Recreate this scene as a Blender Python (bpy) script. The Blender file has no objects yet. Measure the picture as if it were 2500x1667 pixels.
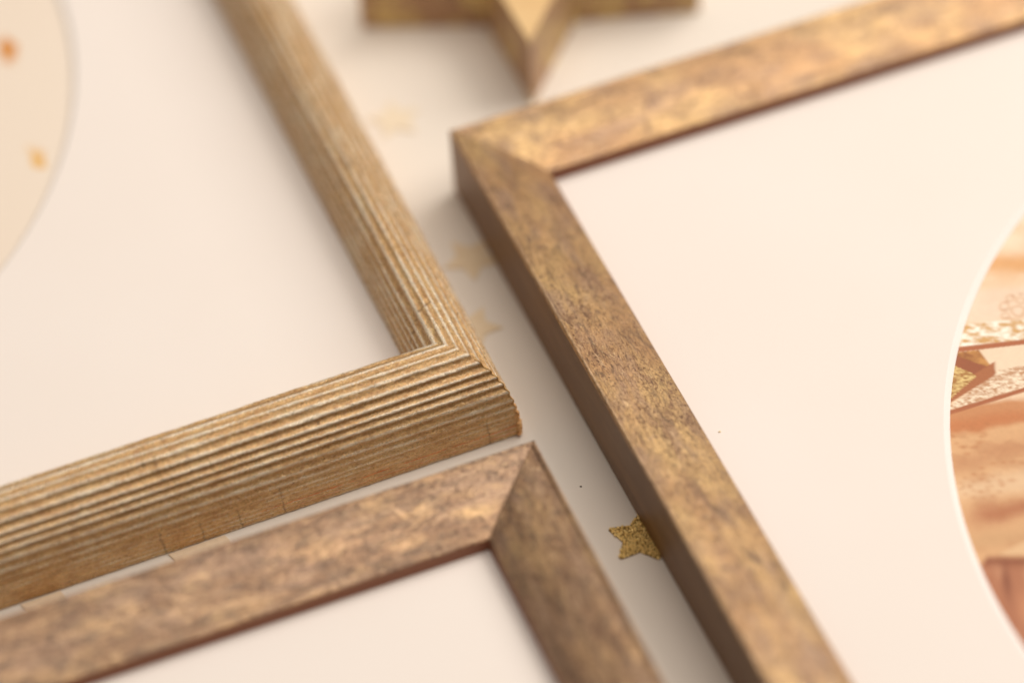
import bpy, math, random
import numpy as np
from mathutils import Vector, Matrix

random.seed(7)
rng = np.random.default_rng(11)
MM = 0.001
S = bpy.context.scene

# ------------------------------------------------------------------ camera, world, lights, exposure
CAM_POS = Vector((0.0, -600.34, 649.98)) * MM
c_el, c_roll = math.radians(47.2734), math.radians(-4.1261)
fw = Vector((0, math.cos(c_el), -math.sin(c_el)))
r0 = Vector((1, 0, 0)); u0 = r0.cross(fw)
rt = math.cos(c_roll) * r0 + math.sin(c_roll) * u0
up = -math.sin(c_roll) * r0 + math.cos(c_roll) * u0
cam_d = bpy.data.cameras.new('camera')
cam = bpy.data.objects.new('camera', cam_d)
S.collection.objects.link(cam)
M = Matrix((rt, up, -fw)).transposed().to_4x4()
M.translation = CAM_POS
cam.matrix_world = M
cam_d.sensor_width = 36.0
cam_d.lens = 8464.95 * 36.0 / 2500.0
cam_d.clip_start = 0.02; cam_d.clip_end = 50
cam_d.dof.use_dof = True
cam_d.dof.focus_distance = 0.850
cam_d.dof.aperture_fstop = 2.9
cam_d.dof.aperture_blades = 0
S.camera = cam

world = bpy.data.worlds.new('World'); S.world = world; world.use_nodes = True
bg = world.node_tree.nodes['Background']
bg.inputs['Color'].default_value = (1.0, 0.92, 0.85, 1)
bg.inputs['Strength'].default_value = 0.24

def area(name, loc, target, size, power, col):
    d = bpy.data.lights.new(name, 'AREA'); d.shape = 'RECTANGLE'
    d.size, d.size_y = size; d.energy = power; d.color = col
    o = bpy.data.objects.new(name, d); S.collection.objects.link(o)
    o.location = loc
    o.rotation_euler = (Vector(target) - Vector(loc)).to_track_quat('-Z', 'Y').to_euler()
    return o
# a wide window to the right and behind the table, and an added soft overhead lamp that fills the gaps
area('window_light', (1.20, 0.62, 1.20), (0, 0.02, 0), (1.5, 1.3), 21.5, (1.0, 0.945, 0.89))
area('overhead_fill_light', (0.50, 0.25, 1.60), (0.3, 0.1, 0), (1.8, 1.8), 21.0, (1.0, 0.92, 0.84))

S.view_settings.view_transform = 'Standard'
S.view_settings.look = 'None'
S.view_settings.exposure = 0.0
S.view_settings.gamma = 1.0
S.view_settings.use_curve_mapping = False

# ------------------------------------------------------------------ node helpers
class NT:
    def __init__(s, name):
        s.m = bpy.data.materials.new(name); s.m.use_nodes = True
        s.t = s.m.node_tree; s.n = s.t.nodes; s.l = s.t.links
        s.b = s.n['Principled BSDF']; s.out = s.n['Material Output']
    def put(s, sock, v):
        if isinstance(v, bpy.types.NodeSocket): s.l.new(v, sock)
        elif isinstance(v, (tuple, list)) and len(v) == 3 and sock.type == 'RGBA': sock.default_value = (*v, 1)
        else: sock.default_value = v
    def math(s, op, a, b=0.0, c=0.0, clamp=False):
        n = s.n.new('ShaderNodeMath'); n.operation = op; n.use_clamp = clamp
        s.put(n.inputs[0], a); s.put(n.inputs[1], b); s.put(n.inputs[2], c); return n.outputs[0]
    def uv(s):
        n = s.n.new('ShaderNodeUVMap'); n.uv_map = 'UVMap'; return n.outputs[0]
    def obj(s):
        n = s.n.new('ShaderNodeTexCoord'); return n.outputs['Object']
    def sep(s, v):
        n = s.n.new('ShaderNodeSeparateXYZ'); s.put(n.inputs[0], v); return n.outputs
    def scale(s, v, k, off=(0, 0, 0)):
        n = s.n.new('ShaderNodeMapping'); s.put(n.inputs['Vector'], v)
        n.inputs['Scale'].default_value = k; n.inputs['Location'].default_value = off; return n.outputs[0]
    def noise(s, v, scale=1.0, detail=3.0, rough=0.55, dist=0.0, col=False):
        n = s.n.new('ShaderNodeTexNoise'); s.put(n.inputs['Vector'], v)
        n.inputs['Scale'].default_value = scale; n.inputs['Detail'].default_value = detail
        n.inputs['Roughness'].default_value = rough; n.inputs['Distortion'].default_value = dist
        return n.outputs['Color' if col else 'Fac']
    def vor(s, v, scale=1.0, feature='F1'):
        n = s.n.new('ShaderNodeTexVoronoi'); n.feature = feature; s.put(n.inputs['Vector'], v)
        n.inputs['Scale'].default_value = scale; return n.outputs['Distance']
    def step(s, v, lo, hi, a=0.0, b=1.0):
        n = s.n.new('ShaderNodeMapRange'); n.interpolation_type = 'SMOOTHSTEP'
        s.put(n.inputs['Value'], v); n.inputs['From Min'].default_value = lo; n.inputs['From Max'].default_value = hi
        n.inputs['To Min'].default_value = a; n.inputs['To Max'].default_value = b; return n.outputs[0]
    def mix(s, f, a, b):
        n = s.n.new('ShaderNodeMix'); n.data_type = 'RGBA'
        s.put(n.inputs['Factor'], f); s.put(n.inputs['A'] if False else n.inputs[6], a); s.put(n.inputs[7], b); return n.outputs[2]
    def attr(s, name, col=False):
        n = s.n.new('ShaderNodeAttribute'); n.attribute_name = name; return n.outputs['Color' if col else 'Fac']
    def bump(s, h, strength, dist):
        n = s.n.new('ShaderNodeBump'); s.put(n.inputs['Height'], h)
        n.inputs['Strength'].default_value = strength; n.inputs['Distance'].default_value = dist; return n.outputs[0]
    def fin(s, col=None, rough=None, metal=None, normal=None, spec=None):
        if col is not None: s.put(s.b.inputs['Base Color'], col)
        if rough is not None: s.put(s.b.inputs['Roughness'], rough)
        if metal is not None: s.put(s.b.inputs['Metallic'], metal)
        if normal is not None: s.put(s.b.inputs['Normal'], normal)
        if spec is not None: s.put(s.b.inputs['Specular IOR Level'], spec)
        return s.m

# ------------------------------------------------------------------ materials
def mat_card(name, col, tint, scale=1500, bstr=0.10):
    t = NT(name); o = t.obj()
    big = t.noise(o, 14, 3, .5)
    fine = t.noise(o, scale, 4, .65)
    c = t.mix(t.step(big, .3, .7), col, tint)
    return t.fin(c, .82, 0, t.bump(fine, bstr, .00025), .25)
M_TABLE = mat_card('cream_tabletop', (.835, .76, .665), (.815, .735, .64), 900, .12)
M_MAT = mat_card('cream_mat_board', (.875, .795, .725), (.865, .78, .705), 1400, .10)
M_BEVEL = mat_card('white_mat_core', (.875, .82, .77), (.86, .80, .75), 2500, .10)
M_BACK = mat_card('brown_backing', (.32, .2, .12), (.28, .17, .10))

def mat_gold():
    t = NT('worn_gilded_reeded_wood')
    uv = t.uv(); x, y, _ = t.sep(uv)
    peak = t.attr('peak')
    streak = t.noise(t.scale(uv, (.22, .55, 1)), 1, 6, .72, .4)
    patch = t.noise(t.scale(uv, (.07, .16, 1), (30, 7, 0)), 1, 3, .6)
    med = t.noise(t.scale(uv, (.55, 1.0, 1), (3, 9, 0)), 1, 6, .75, .3)
    fine = t.noise(t.scale(uv, (1.5, 2.3, 1), (13, 2, 0)), 1, 5, .8)
    c = t.mix(t.step(streak, .32, .68), (.48, .265, .098), (.70, .445, .19))
    c = t.mix(t.step(patch, .5, .72, 0, .5), c, (.60, .44, .20))
    c = t.mix(t.step(med, .52, .62, 0, .65), c, (.38, .17, .070))
    c = t.mix(t.step(fine, .54, .615, 0, .65), c, (.28, .125, .05))
    c = t.mix(t.step(fine, .46, .39, 0, .7), c, (.86, .66, .42))
    # chalky white left on the arrises
    pk = t.math('ADD', peak, t.math('MULTIPLY', t.math('SUBTRACT', fine, .5), 3.2))
    pk = t.math('ADD', pk, t.math('MULTIPLY', t.math('SUBTRACT', patch, .5), 1.6))
    c = t.mix(t.step(pk, .44, .98, 0, .75), c, (.90, .80, .63))
    # rubbed-through orange lines low on the side, only near the corner of the long rail
    for (yc, w, x0) in ((4.6, .17, 118), (2.7, .14, 128)):
        yy = t.math('ADD', y, t.math('MULTIPLY', t.math('SUBTRACT', streak, .5), .5))
        d = t.math('ABSOLUTE', t.math('SUBTRACT', yy, yc))
        f = t.math('MULTIPLY', t.step(d, w, w * .3), t.step(x, x0, x0 + 30))
        f = t.math('MULTIPLY', f, t.step(t.noise(t.scale(uv, (.16, .4, 1), (yc, 0, 0)), 1, 4, .7), .38, .52))
        c = t.mix(f, c, (.66, .16, .03))
    # crumbly pale edge along the foot
    f = t.math('MULTIPLY', t.step(y, 1.7, .6), t.step(med, .46, .6))
    c = t.mix(t.math('MULTIPLY', f, .7), c, (.78, .62, .40))
    # hairline cracks across the grain (x along the rail, from y0 to y1 across it)
    ck = None
    for (xc, y0, y1, sl) in ((107.2, 0, 9, .10), (117.2, 0, 8, .10), (126.9, 0, 8, .1), (138.1, 0, 11, .08), (191.9, 1, 9, .04),
                             (110.6, 22, 29, .12), (-171.5, 31, 45, .45), (-133, 33, 42, .4), (-117, 30, 40, .35)):
        w1 = t.math('MULTIPLY', t.math('SUBTRACT', med, .5), 3.0)
        xx = t.math('ADD', t.math('SUBTRACT', x, xc), t.math('ADD', w1, t.math('MULTIPLY', t.math('SUBTRACT', y, y0), sl)))
        f = t.step(t.math('ABSOLUTE', xx), .16, .04)
        f = t.math('MULTIPLY', f, t.math('MULTIPLY', t.step(y, y0 - .3, y0 + .3), t.step(y, y1 + .5, y1 - .5)))
        ck = f if ck is None else t.math('MAXIMUM', ck, f)
    # a few nail pits
    for (xc, yc, r) in ((106.9, 27.6, .75), (150.5, 24.0, .45), (141.0, 10.5, .35)):
        d = t.math('SQRT', t.math('ADD', t.math('POWER', t.math('SUBTRACT', x, xc), 2), t.math('POWER', t.math('SUBTRACT', y, yc), 2)))
        ck = t.math('MAXIMUM', ck, t.step(d, r, r * .5))
    c = t.mix(t.math('MULTIPLY', ck, .42), c, (.075, .035, .018))
    h = t.math('ADD', t.math('MULTIPLY', med, .6), t.math('MULTIPLY', fine, .5))
    h = t.math('SUBTRACT', h, t.math('MULTIPLY', ck, .5))
    rough = t.step(med, .35, .7, .24, .42)
    t.b.inputs['Coat Weight'].default_value = .22; t.b.inputs['Coat Roughness'].default_value = .28
    return t.fin(c, rough, .62, t.bump(h, 1.0, .00045), .5)
M_GOLD = mat_gold()

def mat_bronze(name, seed, dark):
    t = NT(name)
    uv = t.uv()
    uvs = t.scale(uv, (1, 1, 1), (seed * 37.3, seed * 11.1, 0))
    wob = t.noise(t.scale(uvs, (.05, .09, 1)), 1, 2, .5, 0, True)
    n = t.n.new('ShaderNodeVectorMath'); n.operation = 'MULTIPLY_ADD'
    t.l.new(wob, n.inputs[0]); n.inputs[1].default_value = (9, 7, 0); t.l.new(uvs, n.inputs[2]); w = n.outputs[0]
    big = t.noise(t.scale(w, (.026, .050, 1)), 1, 3, .5, .2)
    med = t.noise(t.scale(w, (.050, .125, 1), (5, 3, 0)), 1, 6, .66, .3)
    med2 = t.noise(t.scale(w, (.075, .20, 1), (51, 23, 0)), 1, 6, .68, .35)
    sm = t.noise(t.scale(w, (.15, .42, 1), (91, 43, 0)), 1, 6, .7, .4)
    fine = t.noise(t.scale(uvs, (.9, 2.2, 1)), 1, 5, .75)
    scr = t.noise(t.scale(uvs, (.07, 2.0, 1), (3, 0, 0)), 1, 4, .7)
    spk = t.noise(t.scale(uvs, (.5, 1.15, 1), (17, 5, 0)), 1, 6, .8, .4)
    gold, amber = (.64, .41, .175), (.51, .29, .13) if not dark else (.47, .28, .15)
    brown, mauve, slate = (.31, .175, .095), (.38, .245, .165), (.16, .105, .072)
    k = .05 if dark else 0.0
    x, y, _ = t.sep(uv)
    grain = t.noise(t.scale(uvs, (.75, 1.25, 1), (7, 77, 0)), 1, 7, .82, .3)
    glint = t.noise(t.scale(uvs, (.6, 1.5, 1), (70, 7, 0)), 1, 6, .8, .5)
    c = t.mix(t.step(big, .38, .62), amber, gold if not dark else (.56, .35, .17))
    c = t.mix(t.step(med, .45 - k, .66 - k, 0, .75), c, mauve)
    c = t.mix(t.step(med2, .50 - k, .66 - k, 0, .8), c, brown)
    c = t.mix(t.step(sm, .51 - k, .68 - k, 0, .75), c, slate)
    c = t.mix(t.step(sm, .43, .29, 0, .6), c, (.80, .56, .32))
    c = t.mix(t.step(med2, .42, .28, 0, .5), c, (.68, .44, .20))
    c = t.mix(t.step(spk, .52, .62, 0, .65), c, (.19, .105, .065))
    c = t.mix(t.step(scr, .54, .66, 0, .5), c, (.18, .105, .068))
    c = t.mix(t.step(scr, .44, .32, 0, .4), c, (.62, .43, .22))
    c = t.mix(t.step(fine, .53, .64, 0, .55), c, (.17, .09, .05))
    gm = t.math('MULTIPLY', t.step(grain, .51, .60), t.step(med2, .34, .56, .25, .9))
    c = t.mix(gm, c, (.165, .075, .040))
    c = t.mix(t.step(glint, .56, .66, 0, .6), c, (.80, .58, .30))  # bright flecks painted into the base colour as glints
    rim = t.math('SUBTRACT', 1.0, t.math('MULTIPLY', t.math('ABSOLUTE', t.math('SUBTRACT', y, 23.3)), 1.3), clamp=True)
    c = t.mix(t.math('MULTIPLY', t.step(rim, .1, .7), t.step(spk, .62, .40, .15, .8)), c, (.60, .40, .24))
    h = t.math('ADD', t.math('MULTIPLY', scr, .4), t.math('MULTIPLY', fine, .35))
    h = t.math('SUBTRACT', h, t.math('MULTIPLY', gm, .25))
    h = t.math('ADD', h, t.math('MULTIPLY', spk, .35))
    rough = t.math('ADD', t.step(med, .3, .7, .28, .40), t.math('MULTIPLY', gm, .15))
    t.b.inputs['Coat Weight'].default_value = .40; t.b.inputs['Coat Roughness'].default_value = .24
    return t.fin(c, rough, .80, t.bump(h, .7, .00030), .6)
M_BRONZE = mat_bronze('mottled_bronze_leaf', 1, False)
M_BRONZE2 = mat_bronze('mottled_dark_bronze_leaf', 4, True)

def mat_side():
    t = NT('brown_painted_edge'); uv = t.uv(); x, y, _ = t.sep(uv)
    a = t.noise(t.scale(uv, (.03, .22, 1)), 1, 4, .6)
    scr = t.noise(t.scale(uv, (.16, 3.6, 1)), 1, 4, .75)
    fine = t.noise(t.scale(uv, (1.6, 2.4, 1)), 1, 5, .75)
    c = t.mix(t.step(a, .35, .65), (.165, .078, .026), (.23, .115, .042))
    sc2 = t.math('MULTIPLY', t.step(scr, .54, .68), t.step(y, 9, 20, .25, .9))
    c = t.mix(sc2, c, (.40, .245, .11))
    c = t.mix(t.step(fine, .6, .75, 0, .5), c, (.07, .035, .018))
    return t.fin(c, .42, .15, t.bump(t.math('ADD', scr, fine), .35, .0002), .5)
M_SIDE = mat_side()
def mat_lip():
    t = NT('red_brown_rabbet'); f = t.noise(t.scale(t.uv(), (.4, 1.2, 1)), 1, 4, .6)
    return t.fin(t.mix(f, (.19, .062, .028), (.27, .10, .045)), .5, .05, None, .4)
M_LIP = mat_lip()

def mat_simple(name, c1, c2, scale, rough, metal=0.0, bstr=.2, bd=.0002):
    t = NT(name); o = t.obj(); f = t.noise(o, scale, 5, .65, .4)
    return t.fin(t.mix(t.step(f, .35, .65), c1, c2), rough, metal, t.bump(f, bstr, bd), .4)
M_FILLER = mat_simple('crumbled_orange_wood', (.76, .44, .19), (.62, .31, .11), 900, .8, 0, .8, .0006)
M_SEAM = mat_simple('ochre_mitre_glue', (.62, .36, .10), (.42, .22, .06), 700, .6)
M_DARKSEAM = mat_simple('dark_mitre_line', (.10, .05, .028), (.16, .085, .045), 700, .6)
M_GLITTER = mat_simple('gold_glitter_grain', (.95, .72, .29), (.90, .62, .21), 1200, .35, .25, .1)
M_GLUE = mat_simple('dark_gold_glitter_base', (.30, .17, .035), (.22, .12, .025), 1500, .5, .3)
M_PAPER = mat_simple('pale_gold_paper', (.83, .67, .46), (.79, .63, .42), 300, .6, .05)
M_PEACH = mat_simple('peach_paper', (.84, .72, .54), (.82, .69, .51), 300, .65)
M_KRAFT = mat_simple('tan_kraft_paper', (.82, .64, .45), (.78, .60, .41), 600, .8)
M_STARTOP = mat_simple('bare_pale_wood', (.80, .55, .27), (.74, .48, .22), 60, .6)
M_SPECK = mat_simple('dark_speck', (.03, .02, .012), (.05, .03, .02), 3000, .8)
M_CRUMB = mat_simple('ochre_crumb', (.88, .72, .44), (.8, .62, .34), 3000, .8)
def mat_starside():
    t = NT('gold_brushed_star_edge'); o = t.obj()
    a = t.noise(o, 120, 4, .6, .6); b = t.noise(t.scale(o, (1, 1, 1), (3, 3, 3)), 200, 4, .6)
    c = t.mix(t.step(a, .46, .58), (.44, .265, .15), (.66, .48, .20))
    c = t.mix(t.step(b, .55, .70, 0, .6), c, (.33, .19, .085))
    g = t.noise(o, 1800, 4, .7)
    return t.fin(c, .45, .3, t.bump(g, .5, .0003), .5)
M_STARSIDE = mat_starside()
def mat_print(name):
    t = NT(name); c = t.attr('print', True)
    return t.fin(c, .5, 0, None, .3)
M_PRINT = mat_print('photo_print')
def mat_peachprint():
    t = NT('peach_print'); o = t.obj()
    x, y, _ = t.sep(o)
    f = t.noise(o, 9, 2, .5)
    c = t.mix(t.step(f, .35, .65), (.83, .70, .565), (.85, .73, .60))
    # loose gold flecks printed in the picture (frame-local metres)
    for (px, py, r, col) in ((.1212, -.0208, .0060, (.66, .25, .03)), (.1165, -.0645, .0050, (.80, .50, .20)), (.092, -.032, .0035, (.75, .38, .10)), (.070, -.070, .004, (.75, .38, .10))):
        d = t.math('SQRT', t.math('ADD', t.math('POWER', t.math('MULTIPLY', t.math('SUBTRACT', x, px), 1.9), 2), t.math('POWER', t.math('SUBTRACT', y, py), 2)))
        d = t.math('ADD', d, t.math('MULTIPLY', t.math('SUBTRACT', t.noise(o, 260, 3, .6), .5), .010))
        c = t.mix(t.step(d, r, r * .6), c, col)
    return t.fin(c, .5, 0, None, .3)
M_PEACHPRINT = mat_peachprint()

# ------------------------------------------------------------------ object helpers
def link(name, me, parent=None):
    o = bpy.data.objects.new(name, me); S.collection.objects.link(o)
    if parent is not None: o.parent = parent
    return o
def mesh(name, V, F, mats, smooth=True, mi=None, uv=None, attrs=None):
    me = bpy.data.meshes.new(name)
    me.from_pydata([tuple(v) for v in (np.asarray(V, float) * MM)], [], F)
    for m in mats: me.materials.append(m)
    if mi is not None: me.polygons.foreach_set('material_index', np.asarray(mi, np.int32))
    me.polygons.foreach_set('use_smooth', [bool(smooth)] * len(me.polygons))
    if uv is not None:
        L = me.uv_layers.new(name='UVMap')
        idx = np.empty(len(me.loops), np.int32); me.loops.foreach_get('vertex_index', idx)
        L.data.foreach_set('uv', np.asarray(uv, np.float32)[idx].ravel())
    for k, a in (attrs or {}).items():
        a = np.asarray(a, np.float32)
        if a.ndim == 1:
            at = me.attributes.new(k, 'FLOAT', 'POINT'); at.data.foreach_set('value', a)
        else:
            at = me.attributes.new(k, 'FLOAT_COLOR', 'POINT'); at.data.foreach_set('color', np.c_[a, np.ones(len(a))].ravel())
    me.update()
    return me
def tag(o, label=None, cat=None, group=None, kind=None):
    if label: o['label'] = label
    if cat: o['category'] = cat
    if group: o['group'] = group
    if kind: o['kind'] = kind
    return o
def empty(name, loc, rz=0.0):
    o = bpy.data.objects.new(name, None); S.collection.objects.link(o)
    o.empty_display_size = .02
    o.location = Vector(loc) * MM; o.rotation_euler = (0, 0, rz)
    return o

_tab = rng.random((256, 256))
def vnoise(x, y):
    x = np.asarray(x, float); y = np.asarray(y, float)
    xi = np.floor(x).astype(int); yi = np.floor(y).astype(int); fx = x - xi; fy = y - yi
    fx = fx * fx * (3 - 2 * fx); fy = fy * fy * (3 - 2 * fy)
    g = lambda a, b: _tab[a % 256, b % 256]
    return (g(xi, yi) * (1 - fx) + g(xi + 1, yi) * fx) * (1 - fy) + (g(xi, yi + 1) * (1 - fx) + g(xi + 1, yi + 1) * fx) * fy
def fbm(x, y, n=4):
    s = 0; a = .5
    for i in range(n):
        s = s + a * vnoise(x * 2 ** i + 13.7 * i, y * 2 ** i + 5.1 * i); a *= .5
    return s

def resample(pts, step):
    """Catmull-Rom through the control points, then even spacing."""
    P = np.array(pts, float); Q = np.vstack([2 * P[0] - P[1], P, 2 * P[-1] - P[-2]]); out = []
    for i in range(len(P) - 1):
        p0, p1, p2, p3 = Q[i:i + 4]
        for t in np.linspace(0, 1, 24, endpoint=False):
            out.append(.5 * (2 * p1 + (p2 - p0) * t + (2 * p0 - 5 * p1 + 4 * p2 - p3) * t * t + (3 * p1 - p0 - 3 * p2 + p3) * t ** 3))
    out.append(P[-1]); out = np.array(out)
    s = np.r_[0, np.cumsum(np.hypot(*np.diff(out, axis=0).T))]
    n = max(2, int(s[-1] / step)); ss = np.linspace(0, s[-1], n + 1)
    return np.c_[np.interp(ss, s, out[:, 0]), np.interp(ss, s, out[:, 1])], ss

def tube(pts, rad, nseg=8, jit=0.0):
    V = []; F = []
    pts = [Vector(p) for p in pts]
    for i, p in enumerate(pts):
        t = (pts[min(i + 1, len(pts) - 1)] - pts[max(i - 1, 0)]).normalized()
        a = t.orthogonal().normalized()
        # keep a steady frame
        ref = Vector((1, 1, .1)); a = (ref - t * ref.dot(t)).normalized(); b = t.cross(a)
        r = rad[i] if hasattr(rad, '__len__') else rad
        for k in range(nseg):
            an = 2 * math.pi * k / nseg
            rr = r * (1 + jit * (random.random() - .5) * 2)
            V.append(p + a * math.cos(an) * rr + b * math.sin(an) * rr)
        if i:
            q = (i - 1) * nseg
            for k in range(nseg):
                F.append((q + k, q + (k + 1) % nseg, q + nseg + (k + 1) % nseg, q + nseg + k))
    m = len(V) - nseg
    F.append(tuple(range(nseg))[::-1]); F.append(tuple(range(m, m + nseg)))
    return V, F

# ------------------------------------------------------------------ the table
R_ = 1500.0
table = link('tabletop', mesh('tabletop', [(-R_, -R_, 0), (R_, -R_, 0), (R_, R_, 0), (-R_, R_, 0)], [(0, 1, 2, 3)], [M_TABLE], False))
tag(table, kind='structure')

# ------------------------------------------------------------------ picture frames
def along(S_, fine_from=None, fine_to=None, step=1.0, coarse=8.0):
    xs = [-.5]
    x = -.5; out = []
    h = S_ / 2
    pts = [-h]
    while pts[-1] < h - 1e-6:
        p = pts[-1]
        inn = fine_from is not None and fine_from - coarse <= p < fine_to
        pts.append(min(h, p + (step if inn else coarse)))
    return np.array(pts)

def rail_mesh(name, S_, prof, ss, mats, mat_of, xs, peak=None, wob=None):
    """A mitred rail along x at the frame's lower side; profile = (inset, height)."""
    n = len(prof); h = S_ / 2
    a = prof[:, 0][None, :]; z = prof[:, 1][None, :]
    X = xs[:, None] + 0 * a
    lim = h - a
    Xc = X * (lim / h)                      # ends close exactly on the mitre planes
    A = a + 0 * X; Z = z + 0 * X
    if wob is not None:
        da, dz = wob(Xc, ss[None, :] + 0 * X)
        e = np.clip((h - np.abs(X)) / 2.0, 0, 1)
        A = A + da * e; Z = Z + dz * e
    V = np.stack([Xc, -h + A, Z], -1).reshape(-1, 3)
    F = []; mi = []
    for i in range(len(xs) - 1):
        b = i * n
        for j in range(n - 1):
            F.append((b + j, b + n + j, b + n + j + 1, b + j + 1)); mi.append(mat_of[j])
    UV = np.stack([Xc, ss[None, :] + 0 * X], -1).reshape(-1, 2)
    at = {}
    if peak is not None: at['peak'] = np.broadcast_to(peak[None, :], X.shape).reshape(-1)
    return mesh(name, V, F, mats, True, mi, UV, at)

def ring_mat(name, S_, inset, z_top, r_top, z_bot, r_bot, material, win=(0, 0), n=192):
    """square mat board with a round window; the bevel is a separate part"""
    h = S_ / 2 - inset
    th = np.linspace(0, 2 * math.pi, n, endpoint=False)
    c, s = np.cos(th), np.sin(th); k = h / np.maximum(np.abs(c), np.abs(s))
    V = []; F = []
    wx, wy = win
    rings = [np.c_[k * c, k * s, 0 * c + z_top], np.c_[wx + r_top * c, wy + r_top * s, 0 * c + z_top]]
    V = np.vstack(rings)
    for i in range(n):
        j = (i + 1) % n
        F.append((i, j, n + j, n + i))
    m1 = mesh(name, V, F, [material], False)
    V2 = np.vstack([np.c_[wx + r * c, wy + r * s, 0 * c + zz] for r, zz in ((r_top, z_top), (r_top - .25, z_top - .12), (r_bot, z_bot))])
    F2 = []
    for q in range(2):
        for i in range(n):
            j = (i + 1) % n; F2.append((q * n + i, q * n + j, q * n + n + j, q * n + n + i))
    return m1, mesh('mat_bevel', V2, F2, [M_BEVEL], True)

# --- mottled bronze moulding: flat outer wall, thin rim, face sloping down to a red-brown lip
def bronze_profile(z0):
    segs = [([(1.2, z0), (.25, z0 + .05), (0, z0 + .35)], 1), ([(0, z0 + .35), (0, 10), (0, 21.7)], 1),
            ([(0, 21.7), (.12, 22.35), (.5, 22.65), (.95, 22.6), (1.3, 22.3), (1.7, 22.15)], 0),
            ([(1.7, 22.2), (6, 21.6), (11, 20.5), (16, 18.75), (18.9, 17.4)], 0),
            ([(18.9, 17.4), (19.75, 17.05), (19.98, 16.85)], 0),
            ([(19.98, 16.85), (20, 15.5), (20, 13.0), (20, 11.0)], 2)]
    P = []; mi = []
    for pts, m in segs:
        st = .7 if m != 0 else .35
        if m == 1 and len(P) > 2: st = 2.0
        q, _ = resample(pts, st)
        if P: q = q[1:]
        for r in q:
            P.append(r)
            mi.append(m)
    P = np.array(P); ss = np.r_[0, np.cumsum(np.hypot(*np.diff(P, axis=0).T))]
    return P, ss, mi[1:]

def wob_bronze(x, s):
    n1 = (fbm(x / 14 + 3, s / 5 + 1, 3) - .45) * .22
    n2 = (vnoise(x / 1.7, s / 1.3 + 40) - .5) * .07
    up_ = np.clip((s - 14) / 6, 0, 1)
    edge = np.exp(-((s - 22.4) / 1.1) ** 2) * (vnoise(x / 2.3 + 9, s * 0 + 3) - .6) * .35
    return 0 * x, (n1 + n2) * up_ + edge * .6

def bronze_frame(label, centre, yaw, S_, mb, fine, z0, group, win=(0, 0)):
    """fine: dict rail index -> (from, to) range that faces the viewer"""
    f = empty('picture_frame', (*centre, 0), yaw)
    tag(f, label, 'picture frame', group)
    P, ss, mi = bronze_profile(z0)
    for k in range(4):
        if k in fine: xs = along(S_, *fine[k], 1.0)
        else: xs = along(S_)
        me = rail_mesh('rail', S_, P, ss, [mb, M_SIDE, M_LIP], mi, xs, None, wob_bronze)
        o = link('rail', me, f); o.rotation_euler = (0, 0, k * math.pi / 2)
    ks = sorted(fine); cor = {(2, 3): (-1, 1), (1, 2): (1, 1)}[tuple(ks)]
    hh = S_ / 2; pts = [(cor[0] * (hh - a), cor[1] * (hh - a), z - .03) for (a, z), si in zip(P, ss) if 23.0 < si < 43.2]
    Vs, Fs = tube(pts, [.05 + .04 * random.random() for _ in pts], 6, .3)
    link('mitre_seam', mesh('mitre_seam', Vs, Fs, [M_DARKSEAM], True), f)
    m1, m2 = ring_mat('mat_board', S_, 19.0, 13.1, 145.7, 11.8, 144.1, M_MAT, win)
    mt = link('mat_board', m1, f); link('mat_bevel', m2, mt)
    h = S_ / 2 - 4
    link('backing_board', mesh('backing_board', [(-h, -h, 11.2), (h, -h, 11.2), (h, h, 11.2), (-h, h, 11.2)], [(0, 1, 2, 3)], [M_BACK], False), f)
    return f

def corner_to_centre(cx, cy, yaw, su, sv, S_):
    u = np.array([math.cos(yaw), math.sin(yaw)]); v = np.array([math.sin(yaw), -math.cos(yaw)])
    return np.array([cx, cy]) + u * su * S_ / 2 + v * sv * S_ / 2

SB = 406.0
yR = math.radians(18.877); cR = corner_to_centre(-12.40, 55.76, yR, 1, 1, SB)
yB = math.radians(18.564); cB = corner_to_centre(3.72, -53.18, yB, -1, 1, SB)
# rail k: 0 lower, 1 right, 2 upper, 3 left; x runs along the rail counter-clockwise
frame_r = bronze_frame('mottled bronze frame around a round window showing lace and glitter stars', cR, yR, SB, M_BRONZE,
                       {2: (20, 203), 3: (-203, 30)}, .5, 'bronze picture frames', (3.0, 1.9))
frame_b = bronze_frame('darker mottled bronze frame nearest the viewer, below the ribbed gold frame', cB, yB, SB, M_BRONZE2,
                       {2: (-203, -20), 1: (60, 203)}, .0, 'bronze picture frames')

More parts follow.
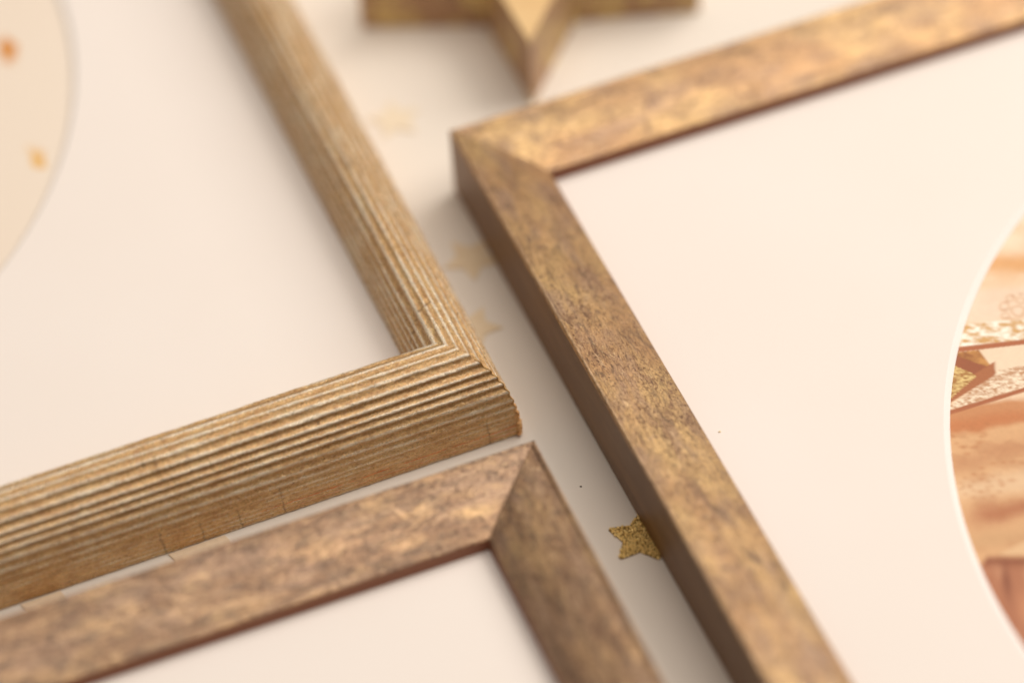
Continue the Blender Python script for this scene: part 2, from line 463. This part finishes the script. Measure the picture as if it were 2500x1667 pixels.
# --- ribbed gold moulding
def gold_profile():
    ctrl = [(1.2, 0), (.35, .12), (.05, .6), (0, 2.6), (.12, 5.5), (.38, 8.5), (.85, 11.6), (1.6, 14.6), (2.8, 17.5), (4.7, 20.6), (7.2, 23.3),
            (10, 25.4), (12.6, 26.0), (14.8, 25.5), (16.8, 23.6), (18.4, 20.5), (19.6, 16.5), (20.3, 13.0), (20.5, 9.5)]
    P, ss = resample(ctrl, .17)
    T = np.gradient(P, axis=0); T /= np.linalg.norm(T, axis=1)[:, None]
    N = np.c_[-T[:, 1], T[:, 0]]             # outward for this direction of travel
    xs_ = np.array([0, 3, 8, 12, 15.5, 17, 24.5, 26.5, 29, 32.5, 35, 40, 47, 52])
    am = np.array([.02, .14, .26, .34, .42, .54, .58, .42, .30, .32, .48, .56, .50, .2])
    amp = np.interp(ss, xs_, am)
    ph = (ss - 17.2) / 2.42 + .5 + .10 * np.sin(ss * .61)
    w = .5 + .5 * np.cos(2 * math.pi * ph)
    hgt = w ** 1.15
    fine = (.5 + .5 * np.cos(2 * math.pi * ss / 1.45)) ** 2
    low = np.clip((13 - ss) / 6, 0, 1)
    P = P + N * (amp * (hgt - .5))[:, None]
    pk = (w ** 1.8) * np.clip(amp / .30, .55, 1) * (1 - low) + low * fine * .62
    pk = pk * np.clip(ss / 1.5, 0, 1)
    return P, ss, pk, N
GP, GS, GPK, GN = gold_profile()
def wob_gold(x, s):
    n1 = (fbm(x / 16 + 7, s / 2.2 + 2, 3) - .45) * .36
    n2 = (vnoise(x / 1.0, s / .7 + 70) - .5) * .17
    j = np.arange(len(GS))[None, :]
    nx = GN[:, 0][None, :]; nz = GN[:, 1][None, :]
    m = np.clip(s / 1.5, 0, 1)
    d = (n1 + n2) * m
    return d * nx, d * nz
SL = 400.0
yL = math.radians(19.015); cL = corner_to_centre(.43, -31.70, yL, -1, -1, SL)
frame_l = empty('picture_frame', (*cL, 0), yL)
tag(frame_l, 'ribbed worn gold frame with a wide cream mat and peach round picture', 'picture frame')
for k in range(4):
    if k == 0: xs = along(SL, 40, 200, .6)
    elif k == 1: xs = along(SL, -200, 10, .6)
    else: xs = along(SL)
    me = rail_mesh('rail', SL, GP, GS, [M_GOLD], [0] * len(GS), xs, GPK, wob_gold)
    o = link('rail', me, frame_l); o.rotation_euler = (0, 0, k * math.pi / 2)
m1, m2 = ring_mat('mat_board', SL, 19.4, 11.5, 140.9, 10.5, 139.8, M_MAT, (.5, 1.9))
mt = link('mat_board', m1, frame_l); link('mat_bevel', m2, mt)
n = 128; th = np.linspace(0, 2 * math.pi, n, endpoint=False)
link('picture_print', mesh('picture_print', np.vstack([np.c_[144 * np.cos(th), 144 * np.sin(th), 0 * th + 10.4]]), [tuple(range(n))], [M_PEACHPRINT], False), frame_l)
h = SL / 2 - 4
link('backing_board', mesh('backing_board', [(-h, -h, 9.0), (h, -h, 9.0), (h, h, 9.0), (-h, h, 9.0)], [(0, 1, 2, 3)], [M_BACK], False), frame_l)

# mitre seam and crumbled filler at the near corner of the gold frame
hL = SL / 2
pts = []; rad = []
sel = [i for i in range(len(GS)) if 9 < GS[i] < 27]
for i in sel[::2]:
    a, z = GP[i]; pts.append((hL - a - .02, -hL + a - .02, z)); rad.append(.13 * (.6 + .8 * random.random()))
V, F = tube(pts, rad, 6, .3)
link('mitre_seam', mesh('mitre_seam', V, F, [M_SEAM], True), frame_l)
pts = []; rad = []
for i in range(34):
    t = i / 33; z = .5 + t * 13.2
    wdt = (.62 * (1 - t) ** .6 + .12) * (.55 + .9 * random.random())
    ii = int(np.argmin(np.abs(GP[:len(GP) // 3, 1] - z) + (GS[:len(GP) // 3] < .4))); a = float(GP[ii, 0])
    pts.append((hL - a - .1 + random.uniform(-.12, .12), -hL + a + .25 + random.uniform(-.1, .1), z)); rad.append(wdt)
V, F = tube(pts, rad, 9, .35)
link('crumbled_edge', mesh('crumbled_edge', V, F, [M_FILLER], False), frame_l)

# --- the photograph in the right-hand frame: a flat print, its picture worked out point by point
def print_colour(u, v):
    """u, v: mm from the frame's outer corner -> linear colour of the print"""
    Bm = np.stack([u, v, u * u, u * v, v * v, 0 * u + 1], -1)
    q = Bm @ PC; X, Y = q[..., 0], q[..., 1]
    def s2l(c): return np.array([((k / 255 + .055) / 1.055) ** 2.4 for k in c])
    C = np.zeros(X.shape + (3,))
    def lay(mask, col):
        nonlocal C
        mask = np.clip(mask, 0, 1)[..., None]; col = np.asarray(col)
        C = C * (1 - mask) + mask * col
    sm = lambda e0, e1, x: (lambda t: t * t * (3 - 2 * t))(np.clip((x - e0) / (e1 - e0), 0, 1))
    n1 = fbm(X / 60, Y / 28, 4); n2 = fbm(X / 24 + 40, Y / 14 + 9, 4)
    # upper cloth
    lay(0 * X + 1, s2l((240, 206, 168)))
    lay(sm(.42, .6, n1) * .5, s2l((250, 226, 196)))
    Y0 = Y; Y = Y + 26 * (fbm(X / 70 + 3, Y / 50 + 8, 3) - .45)
    fy = Y - (X - 2400) * -.05
    lay(np.exp(-((fy - 648) / 30) ** 2) * .95, s2l((228, 168, 106)))
    lay(np.exp(-((fy - 590) / 22) ** 2) * .5, s2l((250, 226, 196)))
    lay(sm(690, 720, fy) * (1 - sm(770, 800, fy)) * .6, s2l((240, 214, 190)))
    # lace petals, upper
    for (cx, cy, w, hh) in ((2466, 732, 9, 8), (2452, 752, 11, 9), (2485, 760, 16, 10), (2455, 775, 10, 8), (2492, 738, 12, 6), (2480, 782, 12, 6)):
        d = np.hypot((X - cx) / w, (Y - cy) / hh)
        lay(np.exp(-((d - 1) / .25) ** 2) * .55, s2l((214, 160, 108)))
    # lower cloth
    ly = Y - (1040 - (X - 2320) * .16)
    lay(sm(-50, -30, ly), s2l((206, 142, 92)))
    lay(np.exp(-((ly - 5) / 18) ** 2) * .65 * sm(-40, -10, ly), s2l((198, 118, 66)))
    lay(sm(14, 32, ly), s2l((222, 172, 122)))
    lay(sm(14, 32, ly) * sm(.45, .62, n1) * .6, s2l((200, 144, 98)))
    l2 = Y - (1118 - (X - 2400) * .28)
    lay(np.exp(-(l2 / 22) ** 2) * .65, s2l((197, 138, 94)))
    l3 = Y - (1190 - (X - 2400) * .18)
    lay(np.exp(-(l3 / 26) ** 2) * .8, s2l((234, 198, 156)))
    l4 = Y - (1248 - (X - 2440) * .25)
    lay(np.exp(-(l4 / 24) ** 2) * .9 * sm(2330, 2420, X), s2l((182, 114, 74)))
    l5 = Y - (1310 - (X - 2440) * .1)
    lay(np.exp(-(l5 / 22) ** 2) * .7, s2l((206, 160, 112)))
    Y = Y0
    # eyelets of the lace
    ey = [(2352, 1090, 14, 5), (2383, 1090, 9, 5), (2394, 1077, 12, 4), (2360, 1107, 10, 4), (2378, 1046, 7, 4), (2403, 1060, 9, 7), (2411, 1035, 6, 4), (2325, 1063, 6, 6),
          (2425, 1131, 10, 5), (2450, 1128, 8, 4), (2472, 1127, 8, 4), (2496, 1131, 9, 3), (2397, 1142, 7, 4), (2378, 1158, 5, 4), (2400, 1168, 10, 3), (2410, 1189, 5, 4), (2352, 1188, 5, 5), (2367, 1188, 5, 5), (2395, 1199, 10, 3), (2446, 1180, 9, 6), (2470, 1172, 12, 5)]
    for (cx, cy, rx, ry, m) in ((2395, 1186, 52, 30, 13), (2395, 1186, 26, 15, 8), (2362, 1066, 34, 27, 10), (2492, 756, 40, 38, 12), (2480, 1240, 40, 20, 10)):
        for k in range(m):
            an = 2 * math.pi * k / m; ey.append((cx + rx * math.cos(an), cy + ry * math.sin(an), 6.5, 3.2))
    for (cx, cy, w, hh) in ey:
        d = ((X - cx) / w) ** 2 + ((Y - cy) / hh) ** 2
        lay(np.exp(-d ** 1.5) * .42, s2l((190, 122, 72)))
    # glitter star bars
    tw = rng.random(X.shape)
    gl = fbm(X / 9, Y / 4.5, 3)
    def glit(mask, lo, hi):
        g = np.clip((gl - .25) / .4, 0, 1)[..., None]
        col = s2l(lo) * (1 - g) + s2l(hi) * g
        lay(mask, col)
    top = 790 - (X - 2345) * .07; bot = 846 - (X - 2345) * .115
    gl = fbm(X / 15, Y / 8, 3)
    glit(sm(-3, 3, Y - top) * (1 - sm(-2, 2, Y - bot)), (214, 164, 100), (255, 250, 232))
    lay(sm(-2, 2, Y - bot) * (1 - sm(11, 14, Y - bot)), s2l((180, 106, 66)))
    gap = sm(12, 14, Y - bot)
    gl = fbm(X / 9, Y / 4.5, 3)
    # tile of pale cloth between bars
    b2t = 908 - (X - 2430) * .20
    lay(gap * (1 - sm(-2, 2, Y - b2t)) * sm(2390, 2410, X), s2l((242, 216, 184)))
    # amber inner side of the star
    right_edge = 2393 + (Y - 858) * .74
    am = gap * (1 - sm(-3, 3, X - right_edge)) * (1 - sm(1000, 1003, Y))
    g = np.clip((n2 - .3) / .35, 0, 1)[..., None]
    lay(am * (Y < 912), s2l((150, 90, 48)) * (1 - g) + s2l((206, 146, 78)) * g)
    # brown chevron
    ch1 = Y - (878 + (X - 2340) * .36)
    lay((1 - sm(14, 18, np.abs(ch1 - 8))) * (1 - sm(2424, 2434, X)) * gap, s2l((160, 92, 58)))
    # second glitter bar
    t2 = 986 - (X - 2325) * .72
    t2 = np.maximum(t2, b2t - 3); bt2 = 1000 - (X - 2322) * .305
    glit(sm(-2, 2, Y - t2) * (1 - sm(-2, 2, Y - bt2)), (198, 148, 108), (250, 230, 200))
    lay((1 - sm(15, 19, np.abs(Y - (960 - (X - 2330) * .62)))) * (Y < bt2) * (1 - sm(2424, 2434, X)), s2l((176, 108, 66)))
    lay(sm(-1.5, 1.5, Y - bt2) * (1 - sm(9, 13, Y - bt2)), s2l((176, 104, 64)))
    # gold glitter inside the chevron
    tri = (X < 2382) * (Y > 892 + (X - 2330) * .42) * (Y < 968 - (X - 2326) * .85)
    glit(tri.astype(float), (170, 116, 58), (236, 206, 134))
    # brown folds at the foot
    br = sm(-10, 12, (Y - 1360) - np.clip((2410 - X), 0, 200) * 1.3) * sm(-4, 4, X - 2392)
    lay(br, s2l((180, 116, 80)))
    lay(br * sm(.40, .60, fbm(X / 45 + 2, Y / 60 + 4, 3)) * .6, s2l((206, 148, 108)))
    lay(br * sm(1440, 1600, Y) * .5, s2l((160, 92, 62)))
    lay(br * np.exp(-((Y - 1364) / 16) ** 2) * .9, s2l((136, 72, 42)))
    fold = (X - 2458) - (Y - 1420) * .12
    lay(br * np.exp(-(fold / 9) ** 2) * np.exp(-((Y - 1420) / 45) ** 2) * .85, s2l((130, 70, 46)))
    lay(br * np.exp(-((X - 2500) / 16) ** 2) * np.exp(-((Y - 1480) / 40) ** 2) * .8, s2l((204, 138, 96)))
    lay(sm(1352 - 3, 1352 + 3, Y + np.clip(X - 2440, 0, 70) * .5) * (1 - sm(1351, 1356, Y)) * sm(2436, 2448, X), s2l((228, 186, 138)))
    g_ = C.mean(-1, keepdims=True); C = C * .94 + g_ * .05
    C *= (.94 + .12 * fbm(X / 5, Y / 5, 2))[..., None]
    return C
PC = np.array([[8.62544163, -2.67892971], [3.17100265, 5.79036140], [-2.33644684e-03, 8.07487672e-04], [5.62391182e-03, -4.14183744e-03], [3.49846813e-03, 5.20617378e-03], [1109.92280, 392.707104]])
ug = np.r_[np.arange(58, 128, .35), np.arange(128, 352, 4.0)]
vg = np.r_[np.arange(55, 80, 2.5), np.arange(80, 212, .35), np.arange(212, 352, 4.0)]
UU, VV = np.meshgrid(ug, vg)
CC = print_colour(UU, VV)
nu = len(ug); nv = len(vg)
Vp = np.stack([UU - SB / 2, SB / 2 - VV, 0 * UU + 11.7], -1).reshape(-1, 3)
Fp = [(j * nu + i, (j + 1) * nu + i, (j + 1) * nu + i + 1, j * nu + i + 1) for j in range(nv - 1) for i in range(nu - 1)]
link('picture_print', mesh('picture_print', Vp, Fp, [M_PRINT], False, None, None, {'print': np.clip(CC.reshape(-1, 3), 0, 1)}), frame_r)

# ------------------------------------------------------------------ stars
def star_outline(R, r, rot, n=5, bulge=0.0):
    P = []
    for i in range(2 * n):
        a = rot + math.pi * i / n
        q = R if i % 2 == 0 else r
        P.append((q * math.cos(a), q * math.sin(a)))
    return P
def prism(P, z0, z1, inset=0.0):
    n = len(P); k = 1 - inset
    V = [(x, y, z0) for x, y in P] + [(x, y, z1 - (.0 if not inset else .25)) for x, y in P]
    F = [(i, (i + 1) % n, n + (i + 1) % n, n + i) for i in range(n)]
    cx = 0
    b0 = len(V)
    if inset:
        V += [(x * k, y * k, z1) for x, y in P]
        F += [(n + i, n + (i + 1) % n, 2 * n + (i + 1) % n, 2 * n + i) for i in range(n)]
        top = [2 * n + i for i in range(n)]
    else: top = [n + i for i in range(n)]
    V.append((0, 0, z1)); c = len(V) - 1
    F += [(top[i], top[(i + 1) % n], c) for i in range(n)]
    return V, F

# the big standing-thick star behind
sx, sy = 12.2, 136.4; SR = 49.5
rot = math.atan2(87.0 - sy, 10.4 - sx)
big = empty('star_decoration', (sx, sy, 0))
tag(big, 'thick pale wooden star with gold brushed edges standing behind the frames', 'star')
P = star_outline(SR, SR * .425, rot)
n = len(P); SH = 22.4
for i in range(n):
    x0, y0 = P[i]; x1, y1 = P[(i + 1) % n]
V = [(x, y, 0) for x, y in P] + [(x, y, SH - .4) for x, y in P] + [(x * .992, y * .992, SH) for x, y in P]
F = [(i, (i + 1) % n, n + (i + 1) % n, n + i) for i in range(n)] + [(n + i, n + (i + 1) % n, 2 * n + (i + 1) % n, 2 * n + i) for i in range(n)]
link('star_edge', mesh('star_edge', V, F, [M_STARSIDE], False), big)
V = [(x * .992, y * .992, SH) for x, y in P] + [(0, 0, SH)]
F = [(i, (i + 1) % n, n) for i in range(n)]
link('star_face', mesh('star_face', V, F, [M_STARTOP], False), big)

# gold glitter star tucked under the right frame
gs = empty('confetti_star', (27.6, -67.6, 0))
tag(gs, 'small gold glitter star half tucked under the bronze frame', 'confetti star')
P = []
for i_, (x_, y_) in enumerate(star_outline(8.6, 4.5, math.radians(156))):
    if i_ % 2: P.append((x_, y_))
    else:
        a_ = math.atan2(y_, x_)
        P += [(8.1 * math.cos(a_ - .045), 8.1 * math.sin(a_ - .045)), (8.1 * math.cos(a_ + .045), 8.1 * math.sin(a_ + .045))]
V, F = prism(P, .02, .40)
link('star_base', mesh('star_base', V, F, [M_GLUE], False), gs)
def in_poly(x, y, P):
    c = False
    for i in range(len(P)):
        x0, y0 = P[i]; x1, y1 = P[i - 1]
        if (y0 > y) != (y1 > y) and x < (x1 - x0) * (y - y0) / (y1 - y0) + x0: c = not c
    return c
ICO_V = []; t_ = (1 + 5 ** .5) / 2
for a, b in ((-1, t_), (1, t_), (-1, -t_), (1, -t_)):
    ICO_V += [(a, b, 0), (0, a, b), (b, 0, a)]
ICO_V = np.array(ICO_V); ICO_V = ICO_V / np.linalg.norm(ICO_V[0])
ICO_F = []
for i in range(12):
    for j in range(i + 1, 12):
        for k in range(j + 1, 12):
            if all(abs(np.linalg.norm(ICO_V[p] - ICO_V[q]) - 1.0515) < .01 for p, q in ((i, j), (j, k), (i, k))):
                nrm = np.cross(ICO_V[j] - ICO_V[i], ICO_V[k] - ICO_V[i])
                ICO_F.append((i, j, k) if nrm @ ICO_V[i] > 0 else (i, k, j))
V = []; F = []; pl = []
tries = 0
while len(pl) < 330 and tries < 9000:
    tries += 1
    x, y = random.uniform(-8.5, 8.5), random.uniform(-8.5, 8.5)
    if not in_poly(x * 1.03, y * 1.03, P): continue
    r = random.uniform(.30, .58)
    if any((x - a) ** 2 + (y - b) ** 2 < (.74 * (r + q)) ** 2 for a, b, q in pl): continue
    pl.append((x, y, r))
    Rm = np.array(Matrix.Rotation(random.uniform(0, 6.28), 3, Vector((random.random(), random.random(), random.random() + .01)).normalized()))
    b = len(V)
    for v in (ICO_V @ Rm.T) * r * np.array([1, 1, .8]): V.append((x + v[0], y + v[1], .46 + v[2]))
    F += [tuple(q + b for q in f) for f in ICO_F]
g = link('glitter', mesh('glitter', V, F, [M_GLITTER], False), gs); g['kind'] = 'stuff'

# pale paper stars lying in the gap
def paper_star(loc, R, rot, m, label, tilt=(0, 0)):
    P = star_outline(R, R * .5, math.radians(rot)); V, F = prism(P, 0, .4)
    o = link('confetti_star', mesh('confetti_star', V, F, [m], False))
    o.location = Vector(loc) * MM; o.rotation_euler = (math.radians(tilt[0]), math.radians(tilt[1]), 0)
    return tag(o, label, 'confetti star', 'paper confetti stars')
paper_star((-27.4, 84.5, .05), 7.6, 100, M_PEACH, 'pale peach paper star left of the thick wooden star')
paper_star((-8.9, 30.2, .05), 8.0, 57, M_PAPER, 'tan paper star between the gold frame and the bronze corner')
paper_star((-9.6, 5.4, .05), 7.6, 284, M_PAPER, 'tan paper star mostly hidden by the gold frame corner')

# kraft paper scraps in the slot between gold and near bronze frames
def scrap(u0, u1, label):
    uu = np.array([math.cos(yL), math.sin(yL)]); vv = np.array([math.sin(yL), -math.cos(yL)])
    o0 = np.array([.43, -31.70])
    pts = [(u0, .35), (u1 - .6, .3), (u1, 2.2), (u1 - .4, 5.6), (u0 + 1.4, 5.9), (u0 + .9, 2.6)]
    W = [o0 + uu * a + vv * b for a, b in pts]; c = sum(W) / len(W)
    V, F = prism([tuple(w - c) for w in W], 0.02, .35)
    o = link('paper_scrap', mesh('paper_scrap', V, F, [M_KRAFT], False)); o.location = (c[0] * MM, c[1] * MM, 0)
    return tag(o, label, 'paper scrap', 'kraft paper scraps')
scrap(-92.6, -77.5, 'tan paper scrap in the slot below the gold frame, the longer one')
scrap(-130.2, -119.5, 'short tan paper scrap at the far left of the slot')

# crumbs
def crumb(name, loc, r, m, label):
    V = ICO_V * r * np.array([1.2, .8, .6]); V = V * (1 + .25 * rng.random((12, 1)))
    o = link(name, mesh(name, V, ICO_F, [m], False)); o.location = Vector(loc) * MM
    return tag(o, label, 'crumb')
crumb('crumb', (48.80, -46.9, 13.25), .28, M_CRUMB, 'tiny ochre crumb on the right cream mat near the bronze rail')
crumb('crumb', (14.3, -50.0, .12), .24, M_SPECK, 'tiny dark speck on the table between the two bronze frames')
